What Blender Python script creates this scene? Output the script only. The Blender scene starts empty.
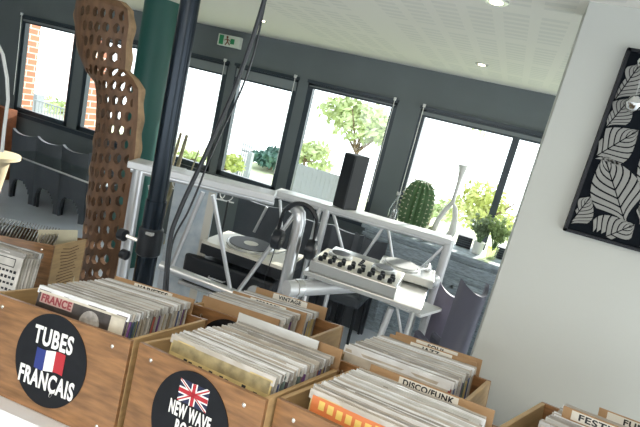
import bpy, bmesh, math, random
from mathutils import Vector, Matrix
random.seed(7)
PI = math.pi
rad = math.radians
S = bpy.context.scene
COL = S.collection

# ------------------------------------------------------------------ camera
F, ROLL, PITCH, YAW, CH = 494.0, rad(13.7), rad(12.1), rad(18.9), 1.85
fwd0 = Vector((-math.sin(YAW), math.cos(YAW), 0)); r0 = Vector((math.cos(YAW), math.sin(YAW), 0)); UP = Vector((0, 0, 1))
FW = fwd0*math.cos(PITCH) - UP*math.sin(PITCH)
u0 = UP*math.cos(PITCH) + fwd0*math.sin(PITCH)
RX = r0*math.cos(ROLL) + u0*math.sin(ROLL)
UY = -r0*math.sin(ROLL) + u0*math.cos(ROLL)
EYE = Vector((0, 0, CH))
cam = bpy.data.objects.new('camera', bpy.data.cameras.new('camera')); COL.objects.link(cam)
cam.matrix_world = Matrix(((RX.x, UY.x, -FW.x, 0), (RX.y, UY.y, -FW.y, 0), (RX.z, UY.z, -FW.z, CH), (0, 0, 0, 1)))
cam.data.sensor_width = 36; cam.data.lens = F/640*36; cam.data.clip_start = .05; cam.data.clip_end = 400
S.camera = cam

# ------------------------------------------------------------------ sky, sun, exposure
S.view_settings.view_transform = 'Standard'; S.view_settings.look = 'None'; S.view_settings.gamma = 1
S.view_settings.use_curve_mapping = False
S.view_settings.exposure = 0.35
wd = bpy.data.worlds.new('sky'); S.world = wd; wd.use_nodes = True
bg = wd.node_tree.nodes['Background']; bg.inputs[0].default_value = (.90, .96, 1.0, 1); bg.inputs[1].default_value = 2.9
sun = bpy.data.objects.new('sun', bpy.data.lights.new('sun', 'SUN')); COL.objects.link(sun)
sun.data.energy = 9.0; sun.data.angle = rad(1.2); sun.data.color = (1, .95, .86)
lamp = bpy.data.objects.new('room_light', bpy.data.lights.new('room_light', 'AREA')); COL.objects.link(lamp)  # added warm fill light, unseen behind the camera; stands for no actual fitting
lamp.data.shape = 'RECTANGLE'; lamp.data.size = 1.6; lamp.data.size_y = .9; lamp.data.energy = 28; lamp.data.color = (1, .86, .68); lamp.location = (-.3, -.5, 2.34)
sd = Vector((.30, 1.0, .50)).normalized()          # towards the sun
sun.rotation_euler = sd.to_track_quat('Z', 'Y').to_euler(); sun.location = (3, 14, 8)

# ------------------------------------------------------------------ helpers
def ray(x, y): return ((x-320)*RX - (y-213.5)*UY + F*FW).normalized()
def atz(x, y, z): d = ray(x, y); return EYE + d*((z-CH)/d.z)
def aty(x, y, Y): d = ray(x, y); return EYE + d*(Y/d.y)

def mat(name, col, rough=.6, metal=0, noise=0, nscale=20, bump=0, bscale=200, trans=0, spec=.5, stretch=None, alpha=1, emit=None, col2=None, coat=0):
    m = bpy.data.materials.new(name); m.use_nodes = True
    nt = m.node_tree; b = nt.nodes['Principled BSDF']
    b.inputs['Base Color'].default_value = (*col, 1); b.inputs['Roughness'].default_value = rough
    b.inputs['Metallic'].default_value = metal; b.inputs['Transmission Weight'].default_value = trans
    b.inputs['Specular IOR Level'].default_value = spec; b.inputs['Alpha'].default_value = alpha
    b.inputs['Coat Weight'].default_value = coat
    if emit: b.inputs['Emission Color'].default_value = (*emit[0], 1); b.inputs['Emission Strength'].default_value = emit[1]
    tc = nt.nodes.new('ShaderNodeTexCoord'); mp = nt.nodes.new('ShaderNodeMapping')
    nt.links.new(tc.outputs['Object'], mp.inputs[0])
    if stretch: mp.inputs['Scale'].default_value = stretch
    if noise or col2:
        n = nt.nodes.new('ShaderNodeTexNoise'); n.inputs['Scale'].default_value = nscale; n.inputs['Detail'].default_value = 5
        nt.links.new(mp.outputs[0], n.inputs[0])
        r = nt.nodes.new('ShaderNodeValToRGB'); r.color_ramp.elements[0].position = .35; r.color_ramp.elements[1].position = .65
        c2 = col2 or tuple(c*(1-noise) for c in col)
        r.color_ramp.elements[0].color = (*c2, 1); r.color_ramp.elements[1].color = (*col, 1)
        nt.links.new(n.outputs['Fac'], r.inputs[0]); nt.links.new(r.outputs[0], b.inputs['Base Color'])
    if bump:
        n = nt.nodes.new('ShaderNodeTexNoise'); n.inputs['Scale'].default_value = bscale
        nt.links.new(mp.outputs[0], n.inputs[0])
        bp = nt.nodes.new('ShaderNodeBump'); bp.inputs['Strength'].default_value = bump; bp.inputs['Distance'].default_value = .003
        nt.links.new(n.outputs['Fac'], bp.inputs['Height']); nt.links.new(bp.outputs[0], b.inputs['Normal'])
    return m

class MB:
    def __init__(s): s.v = []; s.f = []; s.mi = []
    def add(s, vs, fs, mi=0):
        o = len(s.v); s.v += [Vector(v) for v in vs]; s.f += [tuple(i+o for i in f) for f in fs]; s.mi += [mi]*len(fs); return s
    def box(s, c, d, M=None, mi=0):
        x, y, z = [k/2 for k in d]; c = Vector(c)
        vs = [Vector((a*x, b*y, e*z)) for a in (-1, 1) for b in (-1, 1) for e in (-1, 1)]
        vs = [(M @ v if M else v) + c for v in vs]
        return s.add(vs, [(0, 1, 3, 2), (4, 6, 7, 5), (0, 4, 5, 1), (2, 3, 7, 6), (0, 2, 6, 4), (1, 5, 7, 3)], mi)
    def tube(s, pts, r, n=10, mi=0, closed=False):
        pts = [Vector(p) for p in pts]; N = len(pts); rs = r if isinstance(r, (list, tuple)) else [r]*N
        o = len(s.v); prev = None
        for i, p in enumerate(pts):
            if closed: t = pts[(i+1) % N]-pts[i-1]
            else: t = pts[min(i+1, N-1)]-pts[max(i-1, 0)]
            t.normalize()
            if prev is None:
                a = t.cross(Vector((0, 0, 1)));
                if a.length < .1: a = t.cross(Vector((1, 0, 0)))
            else: a = prev - t*prev.dot(t)
            a.normalize(); prev = a; b = t.cross(a)
            for k in range(n):
                q = 2*PI*k/n; s.v.append(p + (a*math.cos(q)+b*math.sin(q))*rs[i])
        for i in range(N if closed else N-1):
            j = (i+1) % N
            for k in range(n):
                s.f.append((o+i*n+k, o+i*n+(k+1) % n, o+j*n+(k+1) % n, o+j*n+k)); s.mi.append(mi)
        if not closed:
            s.f.append(tuple(o+k for k in range(n))); s.f.append(tuple(o+(N-1)*n+k for k in reversed(range(n)))); s.mi += [mi, mi]
        return s
    def lathe(s, prof, c=(0, 0, 0), n=24, mi=0, fn=None, M=None):
        o = len(s.v); c = Vector(c)
        for r, z in prof:
            for k in range(n):
                q = 2*PI*k/n; rr = r*(fn(q, z) if fn else 1)
                v = Vector((rr*math.cos(q), rr*math.sin(q), z)); s.v.append((M @ v if M else v)+c)
        for i in range(len(prof)-1):
            for k in range(n):
                s.f.append((o+i*n+k, o+i*n+(k+1) % n, o+(i+1)*n+(k+1) % n, o+(i+1)*n+k)); s.mi.append(mi)
        s.f.append(tuple(o+k for k in reversed(range(n)))); s.f.append(tuple(o+(len(prof)-1)*n+k for k in range(n))); s.mi += [mi, mi]
        return s
    def prism(s, poly, p, ex, ey, ez, mi=0):
        """polygon (a, b) in the plane p + a*ex + b*ey, extruded along ez"""
        n = len(poly); p = Vector(p)
        vs = [p+ex*a+ey*b for a, b in poly]+[p+ex*a+ey*b+ez for a, b in poly]
        return s.add(vs, [tuple(reversed(range(n))), tuple(range(n, 2*n))]+[(i, (i+1) % n, n+(i+1) % n, n+i) for i in range(n)], mi)
    def mesh(s, name, mats, smooth=False):
        me = bpy.data.meshes.new(name); me.from_pydata([tuple(v) for v in s.v], [], s.f)
        for m in (mats if isinstance(mats, (list, tuple)) else [mats]): me.materials.append(m)
        me.polygons.foreach_set('material_index', s.mi)
        bm = bmesh.new(); bm.from_mesh(me); bmesh.ops.recalc_face_normals(bm, faces=bm.faces); bm.to_mesh(me); bm.free()
        if smooth:
            me.polygons.foreach_set('use_smooth', [True]*len(me.polygons))
            try: me.set_sharp_from_angle(angle=rad(40))
            except Exception: pass
        me.update(); return me
    def build(s, name, mats, parent=None, smooth=False, bevel=0):
        o = bpy.data.objects.new(name, s.mesh(name, mats, smooth)); COL.objects.link(o)
        if parent: o.parent = parent
        if bevel:
            b = o.modifiers.new('bevel', 'BEVEL'); b.width = bevel; b.segments = 2; b.limit_method = 'ANGLE'
        return o
def tag(o, label, cat=None, group=None, kind=None):
    if label: o['label'] = label
    if cat: o['category'] = cat
    if group: o['group'] = group
    if kind: o['kind'] = kind
    return o
def empty(name, loc=(0, 0, 0), rz=0, label=None, cat=None, group=None, M=None):
    o = bpy.data.objects.new(name, None); COL.objects.link(o); o.empty_display_size = .05
    if M is not None: o.matrix_world = M
    else: o.location = loc; o.rotation_euler = (0, 0, rz)
    if label: tag(o, label, cat, group)
    return o
def struct(mb, name, mats, smooth=False):
    o = mb.build(name, mats, None, smooth); o['kind'] = 'structure'; return o
def kids(o): return list(o.children)
def copy_tree(o, parent=None):
    c = o.copy(); COL.objects.link(c); c.parent = parent
    for ch in kids(o): copy_tree(ch, c)
    return c
def text_mesh(name, txt, size, m, parent, loc, M=None, sx=1, bold=0, thick=.0006, width=None):
    cu = bpy.data.curves.new(name, 'FONT'); cu.body = txt; cu.size = size; cu.align_x = 'CENTER'; cu.align_y = 'CENTER'
    cu.offset = bold; cu.extrude = thick; cu.space_character = 1.10
    t = bpy.data.objects.new(name+'_curve', cu); COL.objects.link(t)
    bpy.context.view_layer.update()
    me = bpy.data.meshes.new_from_object(t.evaluated_get(bpy.context.evaluated_depsgraph_get()))
    bpy.data.objects.remove(t)
    if width:
        xs = [v.co.x for v in me.vertices]; sx = width/(max(xs)-min(xs))
    me.transform(Matrix.Diagonal((sx, 1, 1, 1)))
    me.materials.clear(); me.materials.append(m)
    o = bpy.data.objects.new(name, me); COL.objects.link(o); o.parent = parent
    o.matrix_local = Matrix.Translation(loc) @ (M if M else Matrix.Rotation(PI/2, 4, 'X'))
    return o

# ------------------------------------------------------------------ materials
WOOD = mat('crate_wood', (.31, .155, .062), .42, noise=.45, nscale=5, stretch=(2, 8, 14), bump=.15, bscale=30, coat=.15)
WOODL = mat('pale_wood', (.50, .33, .155), .5, noise=.2, nscale=6, stretch=(10, 1.5, 12))
BURN = mat('burnt_ink', (.10, .045, .02), .8)
SCREW = mat('screw_steel', (.85, .8, .7), .2, 1)
VINYL = mat('vinyl_black', (.006, .007, .010), .5, spec=.3, noise=.3, nscale=30)
WHITE = mat('white_ink', (.85, .85, .83), .5)
RED = mat('red_ink', (.42, .02, .03), .5); BLUE = mat('blue_ink', (.02, .035, .20), .5)
CLOTH = mat('white_tablecloth', (.78, .78, .80), .8, noise=.06, nscale=8, bump=.4, bscale=12)
WALLG = mat('grey_paint', (.16, .185, .195), .6, noise=.08, nscale=3)
FRAME = mat('window_frame_paint', (.04, .055, .07), .35)
BLIND = mat('blind_fabric', (.26, .29, .30), .7)
RWALL = mat('right_wall_paint', (.48, .49, .455), .7, bump=.1, bscale=60)
ALU = mat('brushed_aluminium', (.72, .73, .74), .32, .85)
BEAMW = mat('white_beam', (.72, .73, .74), .35, .3)
BLACK = mat('black_plastic', (.012, .015, .02), .35)
NAVY = mat('black_steel_pole', (.012, .02, .03), .25, .5)
GREEN = mat('green_column_paint', (.012, .085, .07), .45)
CREAM = mat('deck_cream', (.72, .69, .60), .35)
SILV = mat('deck_silver', (.62, .63, .62), .25, .5)
CARD = mat('cardboard', (.40, .25, .13), .8, noise=.15, nscale=12)
PAPER = mat('paper_label', (.72, .70, .64), .6)
BUSTE = mat('polythene', (.66, .67, .66), .25, noise=.15, nscale=18, coat=.3)
FABRIC = mat('grey_leatherette', (.075, .085, .10), .42, noise=.15, nscale=8)
FABL = mat('lilac_grey_leatherette', (.22, .20, .27), .4, noise=.1, nscale=8)
BRK = mat('far_wood_post', (.30, .10, .04), .6, noise=.3)
LEAFA = mat('tree_leaf', (.50, .60, .28), .5, noise=.4, nscale=3)
LEAFB = mat('hedge_leaf', (.07, .16, .13), .7, noise=.4, nscale=2)
LEAFP = mat('potted_leaf', (.34, .44, .27), .5, noise=.4, nscale=20)
BARK = mat('bark', (.16, .11, .07), .9)
SCULPT = mat('carved_brown_wood', (.17, .085, .04), .6, noise=.45, nscale=9, stretch=(3, 3, .8), bump=.6, bscale=25)
SCULPTE = mat('pale_bark_edge', (.40, .26, .14), .7, noise=.4, nscale=14)
def glass_mat(name, tint=(1, 1, 1), amt=.08):
    m = bpy.data.materials.new(name); m.use_nodes = True; nt = m.node_tree; nt.nodes.clear()
    o = nt.nodes.new('ShaderNodeOutputMaterial'); t = nt.nodes.new('ShaderNodeBsdfTransparent'); g = nt.nodes.new('ShaderNodeBsdfGlossy')
    t.inputs[0].default_value = (*tint, 1); g.inputs['Roughness'].default_value = .03
    mx = nt.nodes.new('ShaderNodeMixShader'); mx.inputs[0].default_value = amt
    nt.links.new(t.outputs[0], mx.inputs[1]); nt.links.new(g.outputs[0], mx.inputs[2]); nt.links.new(mx.outputs[0], o.inputs[0]); return m
PANE = glass_mat('window_glass', (.97, .985, .98), .04)
CLEAR = glass_mat('clear_glass', (.88, .92, .90), .22)
LIME = glass_mat('lime_glass', (.88, .93, .62), .2)

# =================================================================== SETTING
D = 4.65; CEIL = 2.376
# floor: pale blue-grey tiles
FLOORM = mat('floor_tiles', (.66, .71, .80), .22, noise=.10, nscale=2)
struct(MB().box((-4, 1.3, -.05), (16, 7.2, .1)), 'floor', FLOORM)
# ceiling with perforated acoustic panels (blocks of small slots)
cm = bpy.data.materials.new('perforated_ceiling'); cm.use_nodes = True; nt = cm.node_tree; pb = nt.nodes['Principled BSDF']; pb.inputs['Roughness'].default_value = .8
tc = nt.nodes.new('ShaderNodeTexCoord'); sx = nt.nodes.new('ShaderNodeSeparateXYZ'); nt.links.new(tc.outputs['Object'], sx.inputs[0])
def mth(op, a, b=None, c=None):
    n = nt.nodes.new('ShaderNodeMath'); n.operation = op
    for i, v in enumerate((a, b, c)):
        if v is None: continue
        if isinstance(v, (int, float)): n.inputs[i].default_value = v
        else: nt.links.new(v, n.inputs[i])
    return n.outputs[0]
def slot(ax, period, duty): return mth('LESS_THAN', mth('MODULO', mth('ADD', ax, 50.0), period), period*duty)
X, Y = sx.outputs[0], sx.outputs[1]
m_ = slot(X, .15, .70)
m_ = mth('MULTIPLY', m_, slot(Y, .075, .55)); m_ = mth('MULTIPLY', m_, slot(X, 1.2, .82))
m_ = mth('MULTIPLY', m_, slot(Y, .6, .80))
m_ = mth('MULTIPLY', m_, mth('GREATER_THAN', X, -1.75)); m_ = mth('MULTIPLY', m_, mth('LESS_THAN', Y, 4.25))
mixc = nt.nodes.new('ShaderNodeMixRGB'); mixc.inputs[1].default_value = (.80, .78, .72, 1); mixc.inputs[2].default_value = (.72, .71, .66, 1)
nt.links.new(m_, mixc.inputs[0]); nt.links.new(mixc.outputs[0], pb.inputs['Base Color'])
struct(MB().box((-4, 1.3, CEIL+.05), (16, 7.2, .1)), 'ceiling', cm)

# window wall with openings
def X_at(px, py): return aty(px, py, D).x
opens = [(-6.02, -5.09), (-4.93, -4.05), (-3.84, -2.97), (-2.88, -2.14), (-2.03, -1.10), (-.88, 1.2)]
ZB, ZT = .86, 2.06
wl = MB(); T = .07
wl.box((-4, D+T/2, ZB/2), (16, T, ZB)); wl.box((-4, D+T/2, (ZT+CEIL+.1)/2), (16, T, CEIL+.1-ZT))
xs = [-12]+[k for o in opens for k in o]+[4]
for a, b in zip(xs[0::2], xs[1::2]): wl.box(((a+b)/2, D+T/2, (ZB+ZT)/2), (b-a, T, ZT-ZB))
struct(wl, 'wall_back', WALLG)
struct(MB().box((-12.05, 1, 1.2), (.1, 8, 2.5)), 'wall_left', WALLG)
wf = MB(); fy_ = -2.2
for x0_, x1_, z0_, z1_ in ((-12, -3.6, 0, CEIL), (1.6, 4, 0, CEIL), (-3.6, 1.6, 0, .9), (-3.6, 1.6, 2.15, CEIL)): wf.box(((x0_+x1_)/2, fy_, (z0_+z1_)/2), (x1_-x0_, .1, z1_-z0_))
struct(wf, 'wall_front', RWALL)
# right-hand partition wall
WY = 1.9; WX = .0445*WY
struct(MB().box((WX+2, WY+.09, CEIL/2+.02), (4, .18, CEIL+.04)), 'wall_right', RWALL)
bl_h = [1.975, 1.975, 1.912, 1.912, 1.99, 1.97]   # height of each blind's lower edge
names = ['the far left window beside the brick pillar', 'the window behind the carved screen', 'the window just right of the green column',
         'the second window right of the green column', 'the window behind the black speaker', 'the wide window behind the cactus']
for i, (a, b) in enumerate(opens):
    fw = .055; fy = D+.035; m = MB()
    m.box(((a+b)/2, fy, ZB+fw/2), (b-a, .06, fw)); m.box(((a+b)/2, fy, ZT-fw/2), (b-a, .06, fw))
    m.box((a+fw/2, fy, (ZB+ZT)/2), (fw, .06, ZT-ZB)); m.box((b-fw/2, fy, (ZB+ZT)/2), (fw, .06, ZT-ZB))
    if i == 5: m.box((aty(516, 140, fy).x, fy, (ZB+ZT)/2), (.06, .07, ZT-ZB))
    f = struct(m, 'window_%d' % (i+1), FRAME)
    MB().box(((a+b)/2, fy, (ZB+ZT)/2), (b-a-.02, .006, ZT-ZB-.02)).build('pane', PANE, f)
    r = empty('roller_blind', ((a+b)/2, D-.005, ZT), 0, 'grey roller blind at the top of '+names[i], 'blind')
    MB().box((0, -.01, -.015), (b-a+.01, .03, .03)).build('cassette', FRAME, r)
    MB().box((0, .005, (bl_h[i]-ZT-.05)/2), (b-a-.03, .004, ZT-.05-bl_h[i])).build('blind_fabric', BLIND, r)
    MB().box((0, .005, bl_h[i]-ZT), (b-a-.03, .014, .018)).build('bottom_bar', FRAME, r)
    if i != 1:
        sx_ = -1 if i in (0, 5) else 1
        cx = sx_*((b-a)/2-.03)
        MB().box((cx, -.03, .0), (.022, .03, .03)).build('bracket', WHITE, r)
        MB().tube([(cx, -.035, 0), (cx-.0, -.035, -.5), (cx, -.035, -1.0)], .0035, 6).build('pull_chain', WHITE, r)
# a slim dark trim under the windows
t_ = MB().box((-4, D-.012, .83), (16, .024, .05)); struct(t_, 'trim_1', FRAME)

# =================================================================== OUTDOORS
GR = mat('meadow', (.55, .60, .38), .9, noise=.3, nscale=.5)
struct(MB().box((-12, 10.4, -.75), (60, 11.2, .1)), 'ground', GR)
def leaf_cloud(m, c, R, n, size, rnd, mi=0, shell=.3):
    for _ in range(n):
        while True:
            p = Vector((rnd.uniform(-1, 1), rnd.uniform(-1, 1), rnd.uniform(-1, 1)))
            if shell < p.length < 1: break
        q = Vector(c)+Vector((p.x*R[0], p.y*R[1], p.z*R[2]))
        a = Vector((rnd.gauss(0, 1), rnd.gauss(0, 1), rnd.gauss(0, 1))).normalized(); b = a.orthogonal().normalized()
        l = size*rnd.uniform(.6, 1.3); w = l*.5
        m.add([q-a*l*.5, q+b*w*.5, q+a*l*.5, q-b*w*.5], [(0, 1, 2, 3)], mi)
def tree(px, py_top, py_bot, Yd, w, n, label, seed, lm=LEAFA, name='tree', gz=-.7, leaf=.16):
    rnd = random.Random(seed); p = aty(px, (py_top+py_bot)/2, Yd); zt = aty(px, py_top, Yd).z; zb = aty(px, py_bot, Yd).z
    t = empty(name, (p.x, Yd, gz), 0, label, name)
    m = MB(); c0 = Vector((0, 0, (zt+zb)/2-gz)); hh = (zt-zb)/2
    for k in range(9):
        o = Vector((rnd.uniform(-.6, .6)*w, rnd.uniform(-.5, .5)*w, rnd.uniform(-.6, .6)*hh))
        leaf_cloud(m, c0+o, (w*.45, w*.45, hh*.42), n//9, leaf, rnd, shell=0)
    m.build('foliage', lm, t)
    tr = MB(); tr.tube([(0, 0, 0), (.05*w, 0, c0.z*.5), (0, 0, c0.z)], [w*.09, w*.06, w*.03], 8)
    for k in range(6):
        e = c0+Vector((rnd.uniform(-.6, .6)*w, rnd.uniform(-.5, .5)*w, rnd.uniform(-.4, .6)*hh)); tr.tube([(0, 0, c0.z*.8), e], [w*.03, w*.01], 5)
    tr.build('trunk', BARK, t)
    return t
tree(362, 92, 165, 9, .95, 1100, 'light green leafy tree seen through the window behind the speaker', 1, leaf=.17)
tree(306, 135, 172, 13, .8, 500, 'small light green tree at the left edge of the window behind the speaker', 2, leaf=.2)
tree(488, 182, 235, 10, 1.0, 900, 'yellow-green tree behind the two potted plants outside the wide window', 3, mat('yellow_leaf', (.45, .50, .13), .5, noise=.3), leaf=.15)
tree(430, 195, 225, 14, .9, 500, 'small round green tree outside between the cactus and the white vase', 4, leaf=.2)
tree(226, 150, 175, 9, .45, 500, 'low bright green bush outside at the lower left of the window under the exit sign', 5, mat('bush_leaf', (.40, .48, .12), .6, noise=.3), 'bush', leaf=.12)
tree(272, 147, 166, 15.4, 1.15, 1100, 'distant blue-green rounded tree on the meadow', 6, LEAFB, leaf=.28)
tree(193, 152, 166, 12, .6, 300, 'low green shrub outside behind the wooden sticks', 8, mat('shrub_leaf', (.34, .42, .16), .6), 'bush', leaf=.14)
tree(62, 98, 112, 14, .9, 400, 'pale green bush behind the railings outside the far left window', 9, LEAFA, 'bush', leaf=.16)
rb = random.Random(4)
b_ = empty('hanging_branch', aty(480, 128, 6.5), 0, 'thin leafy bough hanging into the top of the wide window outside', 'branch')
m = MB(); leaf_cloud(m, (0, 0, 0), (.14, .12, .10), 16, .09, rb, shell=0); m.build('foliage', LEAFA, b_)
bz = b_.location.z+.7
MB().tube([(2.6, .3, -bz), (2.5, .3, .2), (1.8, .2, 1.0), (.6, .05, .75), (.1, 0, .35), (0, 0, -.05)], [.09, .07, .05, .03, .008, .003], 8).build('bough', BARK, b_)
# gate posts and gate on the meadow
FENCE = mat('weathered_fence', (.26, .28, .31), .8)
for px, lab in ((237, 'left grey wooden gate post outside under the exit sign'), (249, 'right taller grey wooden gate post outside under the exit sign')):
    p = aty(px, 163, 11); zt = aty(px, 158 if px == 237 else 152, 11).z
    tag(MB().box((p.x, 11, (zt-.7)/2), (.13, .13, zt+.7)).build('gate_post', FENCE), lab, 'post')
g = empty('garden_gate', (aty(243, 168, 11).x, 11, -.7), 0, 'slatted pale garden gate between two grey posts outside', 'gate')
m = MB()
for k in range(5): m.box((-.12+k*.06, 0, .65), (.03, .02, 1.1))
m.build('slat_panel', FENCE, g); MB().box((0, .02, 1.0), (.3, .02, .04)).box((0, .02, .3), (.3, .02, .04)).build('rail', FENCE, g)
# timber garden structure seen through the window behind the speaker
p = aty(320, 178, 10); g = empty('garden_fence', (p.x, 10, -.7), 0, 'greyish slatted garden fence outside the window behind the speaker', 'fence')
zt = aty(320, 170, 10).z+.7
m = MB()
for k in range(11): m.box((-.55+k*.105, 0, zt/2), (.10, .02, zt))
m.build('slat_panel', FENCE, g); MB().box((0, .02, zt*.85), (1.2, .03, .06)).box((0, .02, zt*.3), (1.2, .03, .06)).build('rail', FENCE, g)
# railings outside the far left window
zt = aty(55, 106, 9).z; p = aty(54, 112, 9)
g = empty('railing', (p.x, 9, -.7), 0, 'low dark iron railing outside the far left window', 'railing')
m = MB()
for k in range(26): m.box((-1.3+k*.1, 0, (zt+.7)/2), (.02, .02, zt+.7))
m.build('balusters', FENCE, g); MB().box((0, 0, zt+.7), (2.7, .03, .03)).build('top_rail', FENCE, g)
p = aty(37, 102, 9.2); zt2 = aty(37, 94, 9.2).z
tag(MB().box((p.x, 9.2, (zt2-.7)/2), (.22, .22, zt2+.7)).build('railing_post', FENCE), 'square dark post standing left of the iron railing outside', 'post')
# brick pillars
bm_ = bpy.data.materials.new('brick'); bm_.use_nodes = True; nt2 = bm_.node_tree; bk = nt2.nodes.new('ShaderNodeTexBrick')
bk.inputs['Color1'].default_value = (.42, .13, .07, 1); bk.inputs['Color2'].default_value = (.50, .19, .10, 1); bk.inputs['Mortar'].default_value = (.62, .55, .48, 1)
bk.inputs['Scale'].default_value = 1; bk.inputs['Brick Width'].default_value = .26; bk.inputs['Row Height'].default_value = .088; bk.inputs['Mortar Size'].default_value = .009
t2 = nt2.nodes.new('ShaderNodeTexCoord'); s2 = nt2.nodes.new('ShaderNodeSeparateXYZ'); c2 = nt2.nodes.new('ShaderNodeCombineXYZ'); ad = nt2.nodes.new('ShaderNodeMath')
nt2.links.new(t2.outputs['Object'], s2.inputs[0]); nt2.links.new(s2.outputs[0], ad.inputs[0]); nt2.links.new(s2.outputs[1], ad.inputs[1])
nt2.links.new(ad.outputs[0], c2.inputs[0]); nt2.links.new(s2.outputs[2], c2.inputs[1]); nt2.links.new(c2.outputs[0], bk.inputs[0])
nt2.links.new(bk.outputs[0], nt2.nodes['Principled BSDF'].inputs['Base Color'])
for px, lab, w in ((37, 'red brick pillar outside the far left window', .42), (93, 'red brick pillar outside the window behind the carved wooden screen', .34)):
    p = aty(px, 60 if px == 37 else 110, 5.35)
    tag(MB().box((p.x-w/2+(-.36 if px == 37 else -.17), 5.35+.15, 1.0), (w, .3, 3.4)).build('brick_pillar', bm_), lab, 'pillar')

# =================================================================== CEILING LIGHTS, EXIT SIGN
GLOW = mat('lamp_glow', (1, .9, .7), .5, emit=((1, .86, .6), 9))
for px, py, lab in ((482, 64, 'small round recessed ceiling spotlight nearest the window wall on the right'), (497, 1, 'round recessed ceiling spotlight at the top edge of the photo'),
                    (262, 20, 'faint round recessed ceiling spotlight near the exit sign')):
    p = atz(px, py, CEIL)
    e = empty('ceiling_spotlight', (p.x, p.y, CEIL), 0, lab, 'ceiling light', None)
    MB().lathe([(.045, 0), (.045, -.006), (.034, -.006)], (0, 0, 0), 20).build('trim_ring', SILV, e, True)
    MB().lathe([(.03, -.004), (.02, -.010), (.008, -.012)], (0, 0, 0), 16).build('bulb', GLOW, e, True)
sp = atz(482, 64, CEIL)
p1, p2 = aty(219, 35, D-.03), aty(241, 49, D-.03)
cx, cz, ww, hh = (p1.x+p2.x)/2, (p1.z+p2.z)/2+.005, .27, .115
EXG = mat('exit_green', (.03, .30, .12), .5); EXW = mat('exit_white', (.75, .80, .70), .5)
e = empty('exit_sign', (cx, D-.03, cz), 0, 'small white and green emergency exit sign on the grey wall above the windows', 'exit sign')
MB().box((0, 0, 0), (ww, .05, hh)).build('housing', EXW, e, bevel=.004)
MB().box((-.09, -.027, 0), (.05, .004, hh*.8)).box((.045, -.027, 0), (.045, .004, hh*.45)).build('green_field', EXG, e)
m = MB(); m.lathe([(.012, 0), (.012, .003)], (-.02, -.028, .035), 12, M=Matrix.Rotation(PI/2, 3, 'X'))
for a, b, w in (((-.02, .02), (-.01, -.01), .016), ((-.01, -.01), (-.035, -.045), .010), ((-.01, -.01), (.02, -.04), .010), ((-.02, .018), (.02, .0), .008), ((-.02, .018), (-.05, .0), .008)):
    A_ = Vector((a[0], 0, a[1])); B_ = Vector((b[0], 0, b[1])); m.tube([A_+Vector((0, -.028, 0)), B_+Vector((0, -.028, 0))], w/2, 6)
m.build('running_figure', BRK, e)

# =================================================================== FURNITURE BY THE WINDOWS
def tub_chair(loc, rz, label, group=None, W=.385, H=.80, fm=FABRIC, arch=True, curve=.035, dip=.035, name='tub_chair'):
    t = empty(name, loc, rz, label, 'chair', group)
    nx, nz = 24, 28; m = MB(); idx = {}
    def P(i, j, off):
        a = (i/nx-.5)*2; x = a*W/2; top = H-dip*(1-a*a)**.8*1.0
        z = j/nz*top; y = curve*a*a + off + (.03*(z/H))*-1
        return (x, y, z)
    for off in (0, .035):
        for i in range(nx+1):
            for j in range(nz+1): idx[(i, j, off)] = len(m.v); m.v.append(Vector(P(i, j, off)))
    def hole(i, j):
        a = ((i+.5)/nx-.5)*2; z = (j+.5)/nz*H
        return arch and abs(a) < .74 and z < .06+.20*math.sqrt(max(0, 1-(a/.74)**2))
    def on(i, j): return 0 <= i < nx and 0 <= j < nz and not hole(i, j)
    for i in range(nx):
        for j in range(nz):
            if hole(i, j): continue
            q = [(i, j), (i+1, j), (i+1, j+1), (i, j+1)]
            m.f.append(tuple(idx[(a, b, 0)] for a, b in q)); m.f.append(tuple(idx[(a, b, .035)] for a, b in reversed(q))); m.mi += [0, 0]
            for (di, dj, a, b) in ((0, -1, q[0], q[1]), (1, 0, q[1], q[2]), (0, 1, q[2], q[3]), (-1, 0, q[3], q[0])):
                if not on(i+di, j+dj): m.f.append((idx[(*a, 0)], idx[(*a, .035)], idx[(*b, .035)], idx[(*b, 0)])); m.mi.append(0)
    m.build('backrest', fm, t, True)
    MB().box((0, .25, .40), (W*.92, .42, .10)).build('seat', fm, t, bevel=.03)
    for s in (-1, 1):
        MB().box((s*(W/2-.025), .24, .50), (.045, .38, .18)).build('armrest', fm, t, bevel=.02)
        for y in (.08, .42): MB().tube([(s*(W/2-.04), y, .36), (s*(W/2-.03), y, 0)], [.018, .012], 8).build('leg', BLACK, t)
    return t
CY = 4.0
ctop = [(24, 137), (49, 146), (75, 152)]
proto = None
labs = ['leftmost of the three grey tub chairs under the far left window', 'middle of the three grey tub chairs under the far left window', 'right-hand of the three grey tub chairs under the far left window']
for i, (px, py) in enumerate(ctop):
    p = aty(px, py, CY)
    if i == 0: proto = c = tub_chair((p.x, CY, 0), 0, labs[0], 'grey tub chairs along the left window wall')
    else: c = copy_tree(proto); c['label'] = labs[i]
    c.location = (p.x, CY, 0)
for i, (px, py, w) in enumerate(((262, 206, .5), (312, 214, .5), (352, 222, .30), (374, 232, .30))):
    p = aty(px, py, 4.12)
    lab = ['dark grey tub chair behind the raised truss, leftmost of those seen through the booth', 'dark grey tub chair seen behind the headphones',
           'dark grey tub chair seen under the rear beam, right of the two beam posts', 'dark grey tub chair seen under the rear beam, next to the blue-grey sideboard'][i]
    tub_chair((p.x, 4.12, 0), rad(5) if i < 2 else PI, lab, 'dark chairs behind the booth', W=w, H=.86, fm=FABRIC, arch=False, dip=.03)
pr = aty(457, 292, 3.35)
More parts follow.
